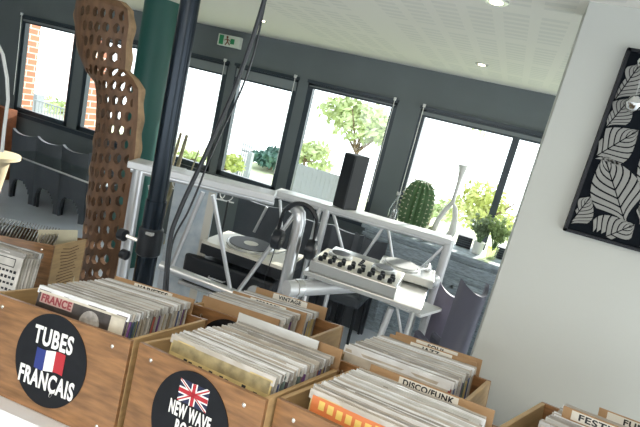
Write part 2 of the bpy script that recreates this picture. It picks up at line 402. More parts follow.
tub_chair((pr.x, 3.35, 0), rad(12), 'lilac-grey tub chair in front of the sideboard, nearest the white shelf', None, W=.22, H=pr.z+.015, fm=FABL, arch=False, curve=.09, dip=.05)
pr = aty(483, 291, 2.85)
tub_chair((pr.x-.01, 2.85, 0), rad(35), 'dark lilac-grey tub chair half hidden by the edge of the right-hand wall', None, W=.17, H=pr.z+.02, fm=mat('dark_lilac_leatherette', (.11, .11, .15), .4), arch=False, curve=.09, dip=.05)
# sideboard
SB = mat('blue_grey_distressed_wood', (.44, .52, .58), .5, noise=.45, nscale=10, stretch=(2, 2, 14))
SY = 4.20; z_s = aty(450, 250, SY).z; xl = aty(366, 224, SY).x; xr = .55
s = empty('sideboard', ((xl+xr)/2, SY, 0), 0, 'distressed blue-grey panelled sideboard under the wide window', 'sideboard')
W_ = xr-xl
MB().box((0, .215, z_s/2-.02), (W_, .41, z_s-.04)).build('body', SB, s)
MB().box((0, .20, z_s-.018), (W_+.06, .47, .036)).build('worktop', SB, s, bevel=.006)
MB().box((0, -.008, z_s-.085), (W_+.02, .03, .022)).box((0, -.004, z_s-.185), (W_+.01, .02, .016)).build('moulding', SB, s)
nd = 4; dw = W_/nd
for k in range(nd):
    cx_ = -W_/2+dw*(k+.5); zz = (z_s-.22)/2+.03; hh = z_s-.30
    d_ = MB().box((cx_, -.012, zz), (dw-.05, .02, hh)).build('door', SB, s)
    mm = MB()
    for sgn in (-1, 1): mm.box((cx_+sgn*(dw/2-.085), -.03, zz), (.02, .02, hh-.10)); mm.box((cx_, -.03, zz+sgn*(hh/2-.06)), (dw-.15, .02, .02))
    mm.box((cx_, -.026, zz), (dw-.22, .012, hh-.2))
    mm.build('door_moulding', SB, d_)
SH = z_s
def on_side(px, py, dy=0):
    p = atz(px, py, SH); return Vector((p.x, min(max(p.y, SY+.05), SY+.38)+dy, SH))

# cactus
c = aty(412, 222, SY+.2); 
cac = empty('cactus', (c.x, SY+.2, SH), 0, 'fat ribbed green column cactus on the sideboard in front of the wide window', 'cactus')
CAC = mat('cactus_green', (.10, .20, .08), .55, noise=.3, nscale=15)
MB().lathe([(.08, 0), (.10, .06), (.105, .07)], n=20).build('pot', BLACK, cac, True)
prof = [(.11, .06), (.125, .12), (.13, .2), (.13, .3), (.118, .38), (.09, .44), (.05, .475), (.01, .485)]
MB().lathe(prof, n=96, fn=lambda q, z: 1+.10*math.cos(16*q)).build('stem', CAC, cac, True)
sp_ = MB()
for k in range(16):
    q = 2*PI*k/16
    for r, z in [(.128, .10), (.14, .14), (.143, .18), (.145, .22), (.145, .26), (.143, .30), (.138, .34), (.13, .38), (.105, .43), (.07, .47)]:
        pc = Vector((r*math.cos(q), r*math.sin(q), z))
        for t_ in range(3):
            dd = Vector((math.cos(q+rb.uniform(-.8, .8)), math.sin(q+rb.uniform(-.8, .8)), rb.uniform(-.6, .6)))*.016
            sp_.tube([pc, pc+dd], [.004, .0012], 4)
tag(sp_.build('spines', mat('spine', (.7, .68, .5), .6), cac), None, kind='stuff')
# bottle
c = aty(393, 215, SY+.1)
bt = empty('glass_bottle', (c.x, SY+.1, SH), 0, 'clear glass bottle on the sideboard left of the cactus', 'bottle')
MB().lathe([(.042, 0), (.045, .01), (.045, .17), (.035, .21), (.016, .25), (.015, .30), (.018, .31)], n=24).build('body', CLEAR, bt, True)
MB().lathe([(.02, .31), (.02, .335)], n=16).build('cap', SILV, bt, True)
# looping vase
VASE = mat('pearl_white_ceramic', (.75, .75, .71), .25, coat=.4)
yv = SY+.15
vo = aty(441, 238, yv)
vb = empty('sculptural_vase', (vo.x, yv, SH), 0, 'tall pearl-white vase with a looped base and long flared neck on the sideboard', 'vase')
def vp(px, py): q = aty(px, py, yv); return Vector((q.x-vo.x, 0, max(q.z-SH, .012)))
neck = [vp(*q) for q in ((452, 205), (455, 195), (459, 182), (462, 172), (463.5, 165))]
MB().tube(neck, [.020, .015, .016, .026, .040], 16).build('neck', VASE, vb, True)
loop = [vp(*q) for q in ((453, 202), (446, 209), (438, 220), (433, 231), (437, 238), (446, 240), (452, 232), (455, 218), (455, 208))]
MB().tube(loop, [.022, .022, .022, .026, .036, .042, .034, .024, .021], 12, closed=True).build('loop', VASE, vb, True)
# succulent bits around the vase foot
c = aty(432, 236, yv-.1)
pl = empty('small_succulent', (c.x-.06, yv-.08, SH), 0, 'small pale succulent in a black pot between cactus and looped vase', 'plant')
MB().lathe([(.03, 0), (.038, .05)], n=16).build('pot', BLACK, pl, True)
m = MB(); leaf_cloud(m, (0.03, 0, .085), (.07, .04, .04), 60, .04, rb, shell=0); m.build('foliage', mat('succulent', (.42, .44, .30), .6), pl)
# potted plants
def pot_plant(px, py, label, potm, leafm, h, seed, dy):
    q = aty(px, py, SY+dy); e = empty('potted_plant', (q.x, SY+dy, SH), 0, label, 'potted plant')
    MB().lathe([(.036, 0), (.040, .01), (.048, .10), (.050, .105), (.044, .105), (.040, .09)], n=24).build('pot', potm, e, True)
    rnd = random.Random(seed); m = MB(); st = MB()
    for k in range(22):
        a = rnd.uniform(0, 2*PI); rr = rnd.uniform(.02, .13); top = Vector((math.cos(a)*rr, math.sin(a)*rr, .09+h*rnd.uniform(.55, 1)))
        st.tube([(0, 0, .07), (top.x*.3, top.y*.3, top.z*.55), top], [.003, .0025, .001], 5)
        for j in range(16):
            f = rnd.uniform(.45, 1); b0 = Vector((top.x*f*f, top.y*f*f, .08+(top.z-.08)*f)); leaf_cloud(m, b0, (.025, .025, .025), 3, .034, rnd, shell=0)
    m.build('foliage', leafm, e); st.build('stem', CAC, e); return e
pot_plant(477, 250, 'bushy grey-green plant in a white pot on the sideboard, left of the lime glass pot', WHITE, LEAFP, .24, 11, .2)
pot_plant(492, 252, 'leafy green plant in a lime glass pot on the sideboard, nearest the right-hand wall', LIME, mat('fresh_leaf', (.34, .46, .18), .5, noise=.3), .26, 12, .16)
for px, py, w, dyy, lab in ((464, 243, .13, .3, 'dark box with a ridged front on the sideboard, left of the white plant pot'), (502, 256, .12, .3, 'dark box on the sideboard half hidden by the right-hand wall')):
    q = aty(px, py, SY+dyy); e = empty('dark_box', (q.x, SY+dyy, SH), 0, lab, 'box')
    MB().box((0, 0, .05), (w, .08, .10)).build('body', BLACK, e, bevel=.004)
    m = MB()
    for k in range(4): m.box((0, -.042, .02+k*.02), (w*.9, .004, .008))
    m.build('ridges', FRAME, e)

# =================================================================== GREEN COLUMN, CARVED SCREEN, LEFT EDGE
cc = aty(155, 60, 3.6)
struct(MB().lathe([(.155, 0), (.155, CEIL)], (cc.x, 3.6, 0), 40), 'column_1', GREEN, True)

SYD = 2.35
o_ = aty(100, 140, SYD)
scr = empty('carved_screen', (o_.x, SYD, 0), 0, 'tall brown driftwood screen pierced with rows of oval holes, left of the green column', 'sculpture')
leftE = [(2, 76), (20, 74), (40, 75), (60, 79), (74, 85), (84, 95), (110, 97), (140, 94), (170, 90), (200, 87), (230, 84), (262, 79), (300, 72)]
rightE = [(-2, 122), (5, 131), (20, 132), (45, 129), (66, 128), (73, 136), (82, 141), (100, 141), (130, 139), (160, 136), (190, 132), (220, 128), (250, 122), (275, 117), (300, 112)]
def interp(tab, y):
    for (a, b), (c_, d_) in zip(tab, tab[1:]):
        if y <= c_: return b+(d_-b)*(max(y, a)-a)/(c_-a)
    return tab[-1][1]
NR, NC = 330, 92
m = MB(); rs_ = random.Random(5)
ycols = [-2+(308)*j/NR for j in range(NR+1)]
jx = [[rs_.uniform(-.16, .16) for _ in range(12)] for _ in range(30)]
def pierced(u_, y):          # u_ 0..1 across
    l_, r_ = interp(leftE, y), interp(rightE, y); x = l_+u_*(r_-l_)
    rowf = (y-8+(x-105)*.12)/14.2; row = int(rowf)
    if rowf < 0 or row > 19: return False
    cf = (x+.10*(y-60)+(row % 2)*3.1-60)/6.5; cidx = int(cf)
    if x < l_+(17 if y < 72 else 5) or x > r_-4.5: return False
    fx = (cf-cidx-.5)+jx[row % 30][cidx % 12]*.5; fy = (rowf-row-.5)+jx[(row+7) % 30][cidx % 12]*.45
    sc = .36+.05*jx[(row+3) % 30][cidx % 12]/.16
    return (fx/sc)**2+(fy/.34)**2 < 1
def scr_pt(u_, y, off):
    px = interp(leftE, y)+u_*(interp(rightE, y)-interp(leftE, y))+.9*math.sin(y*.21+u_*3)*(1 if u_ in (0, 1) else .2)
    q = aty(px, y+.20*(px-105), SYD)
    bend = .09*(1-(2*u_-1)**2)
    return Vector((q.x-o_.x, -bend+off, q.z))
front = {}; 
for j in range(NR+1):
    for i in range(NC+1):
        for off in (0, .03): front[(i, j, off)] = len(m.v); m.v.append(scr_pt(i/NC, ycols[j], off))
solid = [[not pierced((i+.5)/NC, (ycols[j]+ycols[j+1])/2) for j in range(NR)] for i in range(NC)]
def son(i, j): return 0 <= i < NC and 0 <= j < NR and solid[i][j]
for i in range(NC):
    for j in range(NR):
        if not solid[i][j]: continue
        q = [(i, j), (i+1, j), (i+1, j+1), (i, j+1)]; edge = 1 if (i > NC-4 or i < 1) else 0
        m.f.append(tuple(front[(a, b, 0)] for a, b in q)); m.f.append(tuple(front[(a, b, .03)] for a, b in reversed(q))); m.mi += [edge, edge]
        for (di, dj, a, b) in ((0, -1, q[0], q[1]), (1, 0, q[1], q[2]), (0, 1, q[2], q[3]), (-1, 0, q[3], q[0])):
            if not son(i+di, j+dj): m.f.append((front[(*a, 0)], front[(*a, .03)], front[(*b, .03)], front[(*b, 0)])); m.mi.append(edge)
m.build('pierced_panel', [SCULPT, SCULPTE], scr, True)
zl = min(v.z for v in m.v)
MB().lathe([(.16, 0), (.16, .04), (.10, .06), (.09, zl+.15)], (scr_pt(.5, 300, 0).x, 0.02, 0), 20).build('base', SCULPT, scr, True)

# glass table and pale wooden chair back at the left edge
tb = aty(60, 168, 3.7)
TZ = tb.z
p1, p2 = atz(8, 152, TZ), atz(96, 185, TZ)
d12 = (p2-p1); L12 = d12.length; ang = math.atan2(d12.y, d12.x)
gt = empty('glass_table', (p1.x, p1.y, 0), ang, 'glass-topped table with a bright thin edge in front of the left tub chairs', 'table')
MB().box((L12/2, .25, TZ-.006), (L12+.1, .5, .012)).build('tabletop', CLEAR, gt)
MB().tube([(-.05, 0, TZ-.006), (L12+.05, 0, TZ-.006)], .009, 8).build('edge_trim', ALU, gt)
for x, y in ((-.02, .42), (L12-.0, .46)): MB().tube([(x, y, TZ-.01), (x, y, 0)], .015, 8).build('leg', BLACK, gt)
q = aty(3, 160, 2.9)
pc = empty('pale_wooden_stool', (q.x-.10, 2.9, 0), 0, 'pale wooden stool with a flared top cut off by the left edge of the photo', 'stool')
MB().lathe([(.19, q.z+.0), (.19, q.z+.03), (.16, q.z+.035)], n=28).build('seat', mat('pale_stool_wood', (.70, .58, .38), .5), pc, True)
MB().lathe([(.12, 0), (.07, .10), (.06, q.z*.6), (.12, q.z)], n=24).build('pedestal', mat('pale_stool_leg', (.66, .54, .36), .5), pc, True)
q = [aty(x, y, 2.6) for x, y in ((-3, 42), (3, 55), (7, 78), (8, 100), (4, 130), (2, 152))]
ar = MB().tube(q, .012, 10).build('arc_lamp_stem', WHITE, None, True); tag(ar, 'curved white tube rising along the left edge of the photo', 'lamp arm')
q = aty(5, 145, 4.45)
tag(MB().box((q.x-.1, 4.45, .45), (.36, .12, .9)).build('wooden_post', BRK), 'reddish-brown wooden block beside the leftmost tub chair', 'post')

# =================================================================== DJ BOOTH
def tubeobj(name, pts, r, m_, parent=None): return MB().tube(pts, r, 12).build(name, m_, parent, True)
# front truss (left)
ZF = 1.30
a = atz(133, 160, ZF); b = atz(276, 194, ZF); dirf = (b-a).normalized(); nrm = Vector((-dirf.y, dirf.x, 0))
ft = empty('front_truss', (0, 0, 0), 0, 'aluminium ladder truss forming the left front of the booth, with papers lying on top', 'truss')
def onplane(px, py):
    d = ray(px, py); t = (a-EYE).dot(nrm)/d.dot(nrm); return EYE+d*t
fa = math.atan2(dirf.y, dirf.x); Mz = Matrix.Rotation(fa, 3, 'Z')
Lf = (b-a).length
MB().box((a+b)/2+Vector((0, 0, -.015)), (Lf, .16, .04), Mz).build('top_beam', BEAMW, ft, bevel=.006)
tubeobj('upper_chord', [a+Vector((0, 0, -.055)), b+Vector((0, 0, -.055))], .018, ALU, ft)
lo1, lo2 = onplane(160, 265), onplane(238, 295)
tubeobj('lower_chord', [lo1, lo2], .028, ALU, ft)
for p_, q_ in (((203, 192), (171, 268)), ((213, 195), (230, 288)), ((300, 207), (236, 294)), ((150, 185), (160, 240))):
    e1, e2 = onplane(*p_), onplane(*q_); tubeobj('diagonal', [e1, e2], .013, ALU, ft)
e1, e2 = onplane(140, 165), onplane(118, 268)
tubeobj('end_post', [Vector((e1.x, e1.y, ZF-.03)), Vector((e1.x, e1.y, 0))], .035, ALU, ft)
# front post with headphones
hp = atz(302, 212, ZF-.06)
fp = empty('front_post', (hp.x, hp.y, 0), 0, 'thick aluminium tube post with rounded top carrying the headphones', 'post')
tubeobj('tube', [(0, 0, 0), (0, 0, ZF-.12), (-.012, .0, ZF-.075), (-.05, .02, ZF-.055)], .037, ALU, fp)
MB().lathe([(.12, 0), (.12, .012)], n=24).build('base_plate', ALU, fp, True)
# rear truss (right)
ZR = 1.15
c1, c2 = atz(278, 189, ZR), atz(452, 238, ZR); dr = (c2-c1).normalized(); nr = Vector((-dr.y, dr.x, 0)); ra = math.atan2(dr.y, dr.x); Mr = Matrix.Rotation(ra, 3, 'Z')
rt = empty('rear_truss', (0, 0, 0), 0, 'long white-topped aluminium truss behind the turntables carrying the black speaker', 'truss')
def onr(px, py): d = ray(px, py); return EYE+d*((c1-EYE).dot(nr)/d.dot(nr))
MB().box((c1+c2)/2+Vector((0, 0, -.02)), ((c2-c1).length, .16, .04), Mr).build('top_beam', BEAMW, rt, bevel=.006)
tubeobj('upper_chord', [c1+Vector((0, 0, -.06)), c2+Vector((0, 0, -.06))], .016, ALU, rt)
for p_, q_ in (((333, 212), (345, 258)), ((383, 228), (360, 262)), ((388, 228), (394, 268)), ((447, 244), (408, 281)), ((267, 207), (254, 232)), ((280, 200), (282, 235))):
    tubeobj('diagonal', [onr(*p_), onr(*q_)], .012, ALU, rt)
for px, py in ((327, 210), (320, 207)):
    t0 = onr(px, py); tubeobj('post', [Vector((t0.x, t0.y, ZR-.04)), Vector((t0.x, t0.y, 0))], .028 if px == 327 else .02, ALU, rt)
t0 = onr(450, 240); tubeobj('end_post', [Vector((t0.x, t0.y, ZR-.01)), Vector((t0.x, t0.y, 0))], .034, BEAMW, rt)
# slanted side beam closing the booth towards the right
e1 = Vector((-.935, 2.47, .815)); e2 = Vector((-.235, 3.57, .825)); sb = empty('side_beam', ((e1.x+e2.x)/2, (e1.y+e2.y)/2, .88), 0, 'bright round aluminium beam running from the headphone post back to the right end post', 'beam')
of = sb.location
tubeobj('tube', [e1-of, e2-of], .048, BEAMW, sb)
for q_ in (e1+(e2-e1)*.06, e1+(e2-e1)*.94): MB().tube([q_-of-(e2-e1).normalized()*.02, q_-of+(e2-e1).normalized()*.02], .054, 20).build('clamp_ring', SILV, sb, True)
# booth tables
dang = rad(4); ed = Vector((math.cos(dang), math.sin(dang), 0)); nd_ = Vector((-ed.y, ed.x, 0))
def booth_table(name, x0, x1, y0, y1, z, label):
    t = empty(name, (x0, y0, 0), dang, label, 'table'); w, d_ = x1-x0, y1-y0
    MB().box((w/2, d_/2, z-.015), (w, d_, .03)).build('tabletop', SILV, t, bevel=.004)
    for x in (.04, w-.04):
        for y in (.04, d_-.04): MB().tube([(x, y, z-.03), (x, y, 0)], .016, 8).build('leg', ALU, t)
    return t
booth_table('booth_table', -1.80, -1.05, 2.70, 3.16, .50, 'low grey table in the booth under the left turntable and its black case')
booth_table('booth_table', -.90, -.20, 2.58, 3.28, .915, 'pale grey table in the booth under the mixing controller, above the slanted beam')
gc = empty('equipment_case', (-1.80, 2.70, .50), dang, 'black flight case under the cream-topped turntable, behind the truss diagonals', 'case')
MB().box((.34, .19, .10), (.66, .38, .20)).build('body', BLACK, gc, bevel=.02)
MB().tube([(.22, 0, .10), (.225, -.022, .10), (.335, -.022, .10), (.34, 0, .10)], .005, 6).build('handle', ALU, gc)
MB().lathe([(.05, 0), (.05, .012), (.03, .016)], (.56, -.002, .10), 24, M=Matrix.Rotation(PI/2, 3, 'X')).build('round_lock', SILV, gc, True)
t = empty('turntable', (-1.40, 2.92, .72), dang, 'cream-topped turntable with a black record, behind the truss diagonals on the left', 'turntable')
MB().box((0, 0, .045), (.60, .37, .07)).build('plinth', BLACK, t, bevel=.006)
MB().box((0, 0, .090), (.60, .37, .022)).build('top_plate', CREAM, t, bevel=.003)
MB().lathe([(.166, .10), (.166, .116), (.155, .119)], (-.03, 0, 0), 48).build('platter', SILV, t, True)
MB().lathe([(.15, .119), (.15, .123)], (-.03, 0, 0), 48).build('vinyl_record', VINYL, t, True)
MB().lathe([(.05, .123), (.05, .1245)], (-.03, 0, 0), 32).build('record_label', PAPER, t, True)
MB().lathe([(.030, .10), (.030, .13), (.02, .145)], (.22, .11, 0), 20).build('tonearm_base', SILV, t, True)
MB().tube([(.22, .16, .148), (.22, .0, .146), (.19, -.08, .14), (.12, -.11, .132)], .006, 8).build('tonearm', SILV, t, True)
for dx in (-.25, .25):
    for dy_ in (-.15, .15): MB().lathe([(.022, 0), (.025, .012)], (dx, dy_, 0), 14).build('foot', BLACK, t, True)
mx = empty('mixing_controller', (-.88, 2.60, .915), dang, 'silver mixing controller with jog wheels and black knobs, right of the headphone post', 'controller')
MB().box((.26, .165, .035), (.52, .33, .07)).build('body', SILV, mx, bevel=.006)
MB().box((.26, .165, .0715), (.50, .31, .003)).build('top_plate', CREAM, mx)
for x in (.12, .40):
    MB().lathe([(.075, .072), (.078, .080), (.070, .092), (.062, .094)], (x, .23, 0), 40).build('jog_wheel', SILV, mx, True)
    MB().lathe([(.055, .094), (.055, .096)], (x, .23, 0), 32).build('jog_centre', BLACK, mx, True)
for r_ in range(3):
    for k in range(8): MB().lathe([(.014, .072), (.014, .096), (.009, .100)], (.05+k*.06+(r_ % 2)*.008, .03+r_*.048, 0), 12).build('knob', BLACK, mx, True)
for k in range(4): MB().box((.26, .17+k*.035, .078), (.02, .012, .012)).build('fader', BLACK, mx)
rtb = empty('turntable', (-.40, 3.13, .915), dang+rad(3), 'small bright silver turntable at the right end of the booth, near the right end post', 'turntable')
MB().box((0, 0, .035), (.36, .27, .05)).build('plinth', SILV, rtb, bevel=.006)
MB().lathe([(.12, .06), (.12, .072), (.112, .075)], (-.04, 0, 0), 40).build('platter', SILV, rtb, True)
MB().lathe([(.11, .075), (.11, .078)], (-.04, 0, 0), 40).build('slip_mat', mat('slip_mat', (.35, .36, .37), .6), rtb, True)
MB().lathe([(.022, .06), (.022, .085), (.014, .10)], (.13, .08, 0), 16).build('tonearm_base', SILV, rtb, True)
MB().tube([(.13, .12, .10), (.13, -.02, .10), (.06, -.08, .09)], .005, 8).build('tonearm', SILV, rtb, True)
for dx in (-.14, .14):
    for dy_ in (-.1, .1): MB().lathe([(.018, 0), (.018, .012)], (dx, dy_, 0), 12).build('foot', BLACK, rtb, True)
# white shelf on legs
ZS = .72
cor = [atz(*k, ZS) for k in ((383, 299), (411, 296), (443, 308.5), (421, 315))]
sh = empty('side_shelf', (cor[3].x, cor[3].y, 0), 0, 'small bright white shelf on aluminium legs at the right end of the booth', 'shelf')
o3 = Vector((cor[3].x, cor[3].y, 0))
poly = [(k.x-o3.x, k.y-o3.y) for k in cor]
MB().prism(poly, (0, 0, ZS-.02), Vector((1, 0, 0)), Vector((0, 1, 0)), Vector((0, 0, .02))).build('top', mat('shelf_white', (.85, .85, .84), .4), sh)
ctr = sum(cor, Vector())/4
lg = [(391, 308, 374, 352), (397, 308, 404, 350)]
for (x1, y1, x2, y2) in lg:
    s1 = atz(x1, y1, ZS-.03); d = ray(x2, y2); s2 = EYE+d*(s1.y/d.y)
    v_ = (s2-s1).normalized(); s2 = s1+v_*((ZS-.03)/-v_.z)
    MB().tube([s1-o3, Vector((s2.x, s2.y, 0))-o3], .022 if x1 == 391 else .010, 10).build('leg', BEAMW, sh, True)
MB().tube([ctr-o3+Vector((.1, .12, -.02)), Vector((ctr.x+.1, ctr.y+.12, 0))-o3], .016, 8).build('leg', BEAMW, sh, True)

# paper sheets on the front beam
PM = mat('white_paper', (.82, .83, .84), .5)
for i, (px, py, l, rz, lab) in enumerate(((170, 166, .20, .1, 'white paper sheet lying on the left end of the front truss beam'), (232, 181, .34, -.04, 'long white paper sheet lying on the middle of the front truss beam'))):
    q = atz(px, py, ZF+.006); q = a+dirf*((q-a).dot(dirf))
    tag(MB().box(Vector((q.x, q.y, ZF+.0075)), (l, .13, .003), Matrix.Rotation(fa+rz, 3, 'Z')).build('paper_sheet', PM), lab, 'paper')
STK = mat('dry_cane', (.45, .38, .25), .7, noise=.3)
q0 = a+dirf*.16
for i, ((x1, y1), (x2, y2), r, lab) in enumerate((((173, 161), (181, 133), .011, 'left of two thick dry canes standing behind the front truss beam'), ((179, 162), (187, 135), .013, 'right of two thick dry canes standing behind the front truss beam'), ((193, 166), (199, 150), .005, 'thin short dry cane standing right of the two thick canes'))):
    Yc = 4.35; s1, s2 = aty(x1, y1, Yc), aty(x2, y2, Yc)
    st = s1+(s1-s2)*(s1.z/(s2.z-s1.z))
    tag(MB().tube([Vector((st.x, Yc, 0)), s1, s2], [r*1.6]*2+[r*1.3], 8).build('dry_cane', STK, None, True), lab, 'cane')
# speaker on the rear beam
q = onr(344, 210)
spk = empty('speaker', (q.x, q.y, ZR), ra+rad(-35), 'black upright speaker standing on the rear truss beam in front of the window', 'speaker')
MB().box((0, 0, .205), (.12, .15, .41)).build('cabinet', mat('speaker_black', (.02, .022, .026), .5), spk, bevel=.006)
MB().box((0, -.078, .205), (.11, .006, .40)).build('grille', BLACK, spk, bevel=.002)
MB().lathe([(.028, 0), (.022, .006)], (0.0, .078, .12), 16, M=Matrix.Rotation(-PI/2, 3, 'X')).build('rear_port', SILV, spk)
# poster
p1, p2 = onplane(172, 196)+nrm*.35, onplane(203, 204)+nrm*.35
zt, zb = p1.z, onplane(178, 258).z
POST = mat('faded_print', (.58, .64, .68), .5, col2=(.42, .50, .57), nscale=14)
pe = empty('poster_board', ((p1.x+p2.x)/2-.05, (p1.y+p2.y)/2, 0), fa, 'pale blue-grey printed board standing inside the booth on the left', 'poster')
MB().box((0, 0, (zt+.35)/2), (.28, .012, zt-.35)).build('board', POST, pe)
MB().box((.112, -.008, (zt+.35)/2), (.05, .004, zt-.36)).build('border_strip', mat('print_cream', (.62, .60, .54), .6), pe)
m = MB()
for k in range(3): m.tube([(.110+.02*math.cos(t*PI/6), -.012, .62+k*.028+.012*math.sin(t*PI/6)) for t in range(12)], .003, 5, closed=True)
m.build('ornament', mat('print_teal', (.20, .34, .40), .6), pe)
for x in (-.10, .10): MB().tube([(x, .01, .4), (x, .12, 0)], .008, 6).build('prop_leg', BLACK, pe)
MB().box((0, .0, .345), (.30, .05, .02)).build('ledge', BLACK, pe)
# wire rack on poster top
m = MB()
for k in range(7):
    m.tube([(-.2+k*.055+.045*math.cos(t*PI/8), .06, zt-.03+.045*math.sin(t*PI/8)) for t in range(16)], .004, 5, closed=True)
m.tube([(-.24, .06, zt-.075), (.19, .06, zt-.075)], .005, 6)
wr = empty('wire_rack', ((p1.x+p2.x)/2+nrm.x*.1, (p1.y+p2.y)/2+nrm.y*.1, 0), fa, 'looped white wire rack just under the left end of the front beam', 'rack')
m.build('loops', WHITE, wr); MB().tube([(-.2, .06, zt-.07), (-.2, .06, 0)], .007, 6).tube([(.15, .06, zt-.07), (.15, .06, 0)], .007, 6).build('stand', BLACK, wr)

# headphones
hq = Vector((hp.x, hp.y, 0)); hz = ZF-.055
hd = empty('headphones', (hp.x, hp.y-.01, hz), rad(8), 'black over-ear headphones hung over the top of the aluminium post', 'headphones')
arc = [(.105*math.cos(t), 0, .105*math.sin(t)-.06) for t in [PI*k/14 for k in range(15)]]
arc = [(.112, 0, -.15)]+arc+[(-.112, 0, -.15)]
MB().tube(arc, .011, 8).build('headband', BLACK, hd, True)
MB().tube([(x*.93, y, z*.93-.0) for x, y, z in arc[3:-3]], .014, 8).build('head_pad', BLACK, hd, True)
for s_ in (-1, 1):
    cup = MB().lathe([(.03, -.028), (.058, -.022), (.063, 0), (.058, .026), (.04, .034)], (s_*.103, 0, -.20), 24, M=Matrix.Rotation(PI/2, 3, 'Y')).build('ear_cup', BLACK, hd, True)
    MB().tube([(s_*.112, 0, -.12), (s_*.135, 0, -.19)], .009, 6).build('yoke', SILV, hd, True)
MB().tube([(-.10, -.01, -.2), (-.10, -.03, -.30), (-.12, -.02, -.45), (-.09, 0, -.62)], .003, 6).build('cord', BLACK, hd, True)

# =================================================================== POLE, CABLES
pq = atz(160, 180, 1.2); dist = 2.2
pq = EYE+ray(160, 180)*dist
ps = empty('tripod_stand', (pq.x, pq.y, 0), 0, 'black steel speaker stand pole rising from behind the crates to the ceiling', 'stand')
MB().tube([(0, 0, .1), (0, 0, 1.30)], .044, 20).build('lower_tube', NAVY, ps, True)
MB().tube([(0, 0, 1.25), (0, 0, CEIL+.0)], .038, 20).build('upper_tube', NAVY, ps, True)
zc = (EYE+ray(148, 248)*dist).z
MB().lathe([(.043, 0), (.052, .01), (.052, .12), (.043, .13)], (0, 0, zc-.06), 24).build('collar', BLACK, ps, True)
MB().tube([(-.04, -.03, zc), (-.085, -.05, zc+.01)], .010, 8).build('clamp_bolt', SILV, ps, True)
MB().lathe([(.012, -.02), (.026, -.014), (.026, .014), (.012, .02)], (-.10, -.055, zc+.01), 12, M=Matrix.Rotation(PI/2, 3, 'Y')).build('knob', BLACK, ps, True)
MB().lathe([(.012, -.02), (.022, -.014), (.022, .014), (.012, .02)], (-.07, -.06, zc-.07), 12, M=Matrix.Rotation(PI/2, 3, 'Y')).build('knob', BLACK, ps, True)
MB().box((.03, -.045, zc+.055), (.03, .02, .012)).build('pin', SILV, ps)
for k in range(3):
    q_ = 2*PI*k/3+.4; MB().tube([(0, 0, .45), (.26*math.cos(q_), .26*math.sin(q_), .02)], .014, 8).build('leg', NAVY, ps, True)
def cable(pts, r, label, zfloor=True):
    P_ = [EYE+ray(x, y)*d for x, y, d in pts]
    out = []
    for i in range(len(P_)-1):
        p0, p1, p2, p3 = P_[max(i-1, 0)], P_[i], P_[i+1], P_[min(i+2, len(P_)-1)]
        for k in range(8):
            t = k/8; out.append(.5*((2*p1)+(p2-p0)*t+(2*p0-5*p1+4*p2-p3)*t*t+(-p0+3*p1-3*p2+p3)*t**3))
    out.append(P_[-1])
    o = MB().tube(out, r, 8).build('hanging_cable', BLACK, None, True); return tag(o, label, 'cable')
cable([(268, -12, 2.2), (252, 40, 2.2), (232, 95, 2.2), (212, 140, 2.2), (204, 158, 2.2), (192, 183, 2.2), (179, 212, 2.2), (170, 240, 2.2), (164, 300, 2.2)], .010, 'thick black cable hanging from the ceiling, the straighter left strand')
cable([(268, -12, 2.23), (256, 45, 2.23), (242, 88, 2.23), (220, 135, 2.23), (207, 165, 2.23), (199, 186, 2.23), (188, 212, 2.23), (172, 245, 2.23), (167, 300, 2.23)], .0045, 'thin black cable hanging from the ceiling, looping right of the thick strand')

# =================================================================== WALL ART
af = WY-.002
P = lambda px, py: aty(px, py, af-.014)
tl, bl_ = P(628, 48), P(563, 230)
ax0 = (tl.x+bl_.x)/2; az0, az1 = bl_.z, tl.z
AW = .50
art = empty('leaf_wall_art', (ax0, af, az0), 0, 'black framed wall panel with a pale cut-out leaf pattern on the right-hand wall', 'wall art')
MB().box((AW/2, -.006, (az1-az0)/2), (AW, .012, az1-az0)).build('backing', mat('art_black', (.005, .007, .010), .8, spec=.08), art)
fm_ = MB(); h_ = az1-az0
fm_.box((AW/2, -.015, .005), (AW, .022, .01)).box((AW/2, -.015, h_-.005), (AW, .022, .01)).box((.005, -.015, h_/2), (.01, .022, h_)).box((AW-.005, -.015, h_/2), (.01, .022, h_))
fm_.build('frame', mat('art_frame', (.006, .008, .012), .5, spec=.3), art)
LM = mat('art_leaf_silver', (.23, .23, .215), .6, 0)
def artleaf(base, tip, wpx, n=8):
    def c2a(cx_, cy_):
        p = P(560+cx_/2.1375, 60+cy_/2.1375); return Vector((p.x-ax0, p.z-az0))
    A, B = c2a(*base), c2a(*tip); ax_ = B-A; L = ax_.length; ax_ /= L; nx_ = Vector((-ax_.y, ax_.x)); Wd = wpx/2.1375*1.9/494*.5*1.15
    m = MB()
    def outl(t): t = min(max(t, 0), 1); return Wd*math.sin(PI*t**.85)
    for s in (-1, 1):
        for k in range(n):
            ta, tb_ = k/n+.01, (k+1)/n-.16/n
            K = 5; poly = []
            def pt(t, f):      # f 0 midrib .. 1 outline ; veins sweep toward the tip
                tt = min(t+.30*f, .995); return A+ax_*(L*tt)+nx_*(s*(.0018+(outl(tt)-.0018)*f if outl(tt) > .002 else .0018*(1-f)))
            lo = [pt(ta, j/K) for j in range(K+1)]; hi = [pt(tb_, j/K) for j in range(K+1)]
            for j in range(K):
                q4 = [lo[j], lo[j+1], hi[j+1], hi[j]]
                if any(not (.012 < v.x < AW-.012 and .012 < v.y < h_-.012) for v in q4): continue
                m.prism([(v.x, v.y) for v in q4], (0, -.0125, 0), Vector((1, 0, 0)), Vector((0, 0, 1)), Vector((0, -.003, 0)))
    if m.v: m.build('leaf', LM, art)
